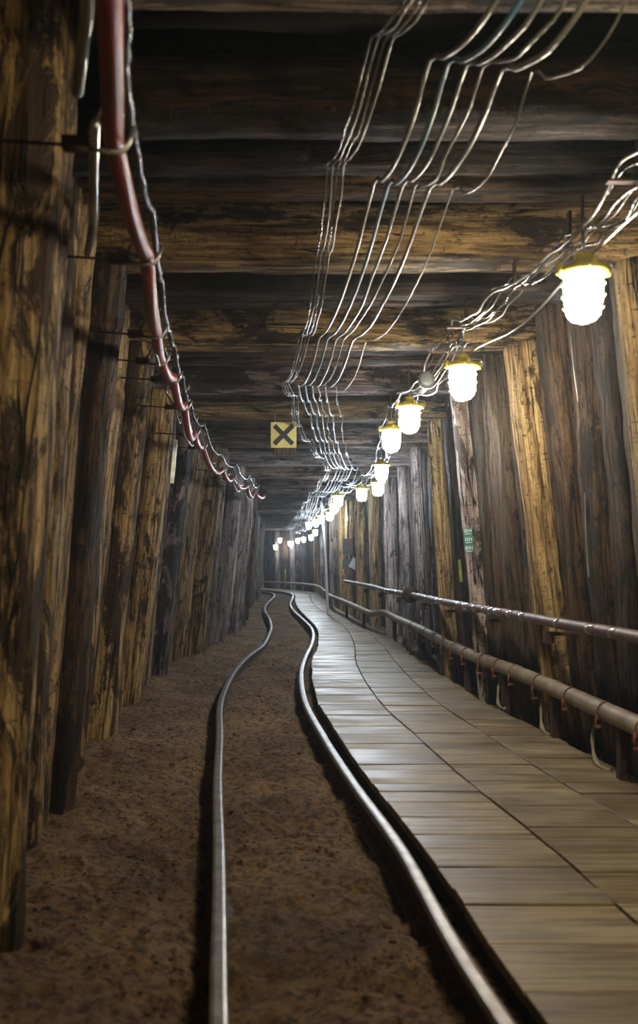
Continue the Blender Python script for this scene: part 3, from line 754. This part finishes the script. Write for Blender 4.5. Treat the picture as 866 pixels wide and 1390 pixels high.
while s < 10.5:
    TP.append(s); s += rd.choice((.16,.24,.42,.6))
for s in TP:
    p, T = along(ups, s); l = rd.uniform(.03,.09)
    put(tube('tape_band', [p-T*l, p-T*l*.4, p+T*l*.4, p+T*l], lambda f: .0312 if .1 < f < .9 else .0305, M_TAPE, None, 16), pe)
for y in (3.6,4.75,5.9,7.1,8.3,9.8,11.4,13.2):
    p, T = along(ups, y-.3); xw = P(y, ro(y)+.02).x
    b = MB(); b.box(((p.x+xw+.1)/2, p.y, .588), (abs(xw+.1-p.x)+.05, .045, .02)); b.box((p.x, p.y, .56), (.05,.05,.05))
    put(b.build('bracket', M_RUSTD, None, False, .003), pe)
p, T = along(ups, 8.7)
put(tube('flange', [p-T*.016, p+T*.016], .085, M_RUSTD, None, 24), pe)
put(tube('flange', [p-T*.055, p-T*.025], .078, M_RUSTD, None, 24), pe)
lower += [tuple(P(t, 1.17, .24)) for t in (22.5, 25, 28, 31, 34, 37)]
pe2 = empty('floor_pipe', (1.452,4.1,.232)); tag(pe2, 'lower dusty grey pipe running just above the walkway edge', 'pipe')
los = spline(lower, 14)
V, Fc, UV = tube_geo(los, .044, 18); put(mesh_obj('pipe', V, Fc, M_PIPE_LO, None, True, UV), pe2)
for s in (3.3,4.55,5.3,5.9,6.9,8.0,9.6,11.1,12.3,13.4,15,17.5):
    p, T = along(los, s); put(tube('joint_collar', [p-T*.05, p-T*.04, p+T*.04, p+T*.05], lambda f: .0475 if .1 < f < .9 else .0445, M_PIPE_LO, None, 18), pe2)
for i, s in enumerate((3.3,3.75,4.25,4.8,5.3,5.65,6.0,6.5,6.95,7.4,7.9,8.6,9.6)):
    p, T = along(los, s); b = MB(); h = rd.uniform(.015,.045)
    b.tube([p+Vector((-.048,0,-.015)), p+Vector((-.054,0,-.035-h*.3)), p+Vector((-.045,.004,-.045-h))], .0065, 8)
    b.tube([p+Vector((-.052,-.004,-.05-h)), p+Vector((-.02,.02,-.052-h))], .009, 8)
    b.tube([p+Vector((cos(a)*.049*1, 0, sin(a)*.049)) for a in [pi*(.5+k/8) for k in range(9)]], .004, 6)
    put(b.build('clamp', M_RUST, None, True), pe2)
for s in (3.4,4.4,5.4,6.4,7.5,9,11,13,15.5):
    p, T = along(los, s+.2); b = MB()
    b.box((p.x+.02, p.y, (p.z-.045-.12)/2+.0), (.05,.06,p.z-.045+.12)); b.box((p.x+.12, p.y, p.z-.06), (.26,.05,.03))
    put(b.build('support', M_RUSTD, None, False, .004), pe2)
# dusty rope ends drooping under the floor pipe
for i, (y, l) in enumerate(((3.75,.15),(4.35,.2),(5.2,.17),(6.1,.14))):
    p, T = along(los, y-.4)
    q = [p+Vector((.03,0,-.035)), p+Vector((.02,.03,-.10)), p+Vector((.0,.0,-.19)), p+Vector((-.01,-l*.5,-.262)), p+Vector((.02,-l,-.277))]
    o = tube('rope_end', spline(q, 5), lambda f: .010+.006*sin(f*20)*f, M_CLOTH, None, 8)
    tag(o, '%s dusty strap end drooping from the lower pipe onto the floor' % HN[i], 'strap', 'strap ends under the lower pipe')

# ------------------------------------------------------------------ signs and small fittings
e = empty('cross_sign', (-.304, 7.74, 2.075)); tag(e, 'square yellow sign with a black diagonal cross hung below the straight golden cap beam', 'sign')
b = MB(); b.box((0,0,0), (.272,.012,.272)); b.build('plate', M_SIGNY, e, False, .003)
b = MB()
for s_ in (1,-1): b.box((0,0,0), (.275,.006,.048), Matrix.Translation((0,-.0085+.0015*s_,0)) @ Matrix.Rotation(s_*pi/4,4,'Y'))
b.build('cross', M_BLK, e)
b = MB(); b.box((.01,.006,-.175), (.25,.014,.075)); b.build('backing_board', W['grey'], e, False, .003)
b = MB(); b.box((-.09,.012,.16), (.012,.01,.12)); b.box((.10,.012,.16), (.012,.01,.12)); b.build('bracket', M_STEEL, e)

e.scale = (.81,1,.81)

px_ = P(6.5, ro(6.5)-.02).x
e = empty('teal_plate', (1.075, 6.475, 1.14), -.15); e.rotation_euler = (0, math.radians(-4), -.15)
tag(e, 'small teal plate with white marks nailed on the whitish purple post', 'sign')
b = MB()
for k in range(3): b.box((0,0,.062-.062*k), (.062,.006,.056))
b.box((0,.003,0), (.050,.004,.18)); b.build('plate', M_TEAL, e, False, .0015)
b = MB(); rd = random.Random(2)
for k in range(3):
    for j in range(4): b.box((-.021+.014*j, -.0045, .066-.062*k), (.006,.002,rd.uniform(.016,.030)))
    b.box((0,-.0045,.042-.062*k), (.044,.002,.004))
b.build('marks', M_WHITE, e)
b = MB(); b.box((0,0,0), (.022,.02,.17)); o = b.build('lime_strip', M_LIME, None, False, .003); o.location = (1.085,6.92,.915); o.rotation_euler = (0,math.radians(-5),0)
tag(o, 'narrow yellow-green strip standing left of the whitish purple post', 'strip')
b = MB(); b.box((0,0,0), (.03,.012,.30)); o = b.build('reflector_strip', M_STEEL, None, False, .003); o.location = (-.985,6.10,1.66); o.rotation_euler = (0,math.radians(5),.3)
tag(o, 'shiny upright metal strip fixed to the left wall below the red hose', 'strip')
# electrical box with red button
e = empty('switch_box', (.558,17.4,1.30)); tag(e, 'grey electrical box with a red button on the far right wall', 'switch box')
b = MB(); b.box((0,0,0), (.20,.12,.30)); b.build('body', M_GREY, e, False, .01)
b = MB(); b.tube([(.03,-.06,.06),(.03,-.085,.06)], .038, 14); b.build('button', M_RED, e, True)
b = MB(); b.box((-.02,0,-.34), (.16,.10,.20)); b.build('junction_box', M_GREY, e, False, .01)
b = MB(); b.tube([(0,0,.16),(.01,0,.5),(0,0,.9)], .02, 8); b.tube([(-.02,0,-.17),(-.02,0,-.26)], .02, 8); b.tube([(.05,0,-.16),(.10,.02,-.5),(.08,0,-.95)], .018, 8); b.build('conduit', M_CABD, e, True)
o = MB(); o.box((0,0,0), (.16,.006,.20)); o = o.build('paper_sheet', M_WHITE, None); o.location = (.675,17.12,.965); o.rotation_euler = (0,math.radians(30),.1)
tag(o, 'white paper sheet hanging askew below the grey electrical box', 'paper')
cable('standing_pipe', spline([(.05,17.8,2.2),(.08,17.7,1.6),(.13,17.6,1.0),(.16,17.5,.3),(.17,17.5,-.08)], 5), .028, M_WHITE, 'thin pale vertical pipe left of the electrical box', None, 10, 'pipe', 1)
b = MB(); b.lathe([(.03,-.02),(.048,-.015),(.05,0),(.048,.015),(.03,.02)], 18); o = b.build('junction_disc', M_GREY, None, True); o.location = (.62,5.2,2.03); o.rotation_euler = (pi/2,0,0)
tag(o, 'round grey junction box caught in the cables between second and third lamps', 'junction box')
b = MB(); b.tube([(0,0,-.5),(0,0,.34)], .03, 10); o = b.build('marker_post', M_LIME, None, True); o.location = (-1.24,33,.43)
tag(o, 'small yellow-green marker post at the far end of the tunnel', 'marker')
# vertical wires on the right wall
for i, (x, y, z0, z1) in enumerate(((1.30,4.62,2.15,.9),(1.345,4.6,2.15,.75),(1.27,5.9,2.1,.7),(1.42,4.2,2.15,1.0))):
    q = [(x+(z1-z)*-.085*-1*0+ (2.15-z)*.075+.01*sin(z*5+i), y+.008*sin(z*7), z) for z in [z0+(z1-z0)*k/10 for k in range(11)]]
    cable('wall_wire', spline(q, 3), .0035, M_CAB, ('left','second','distant','rightmost')[i]+' thin wire hanging down the right wall lining', 'thin wires down the right wall', 6, 'wire', 1)
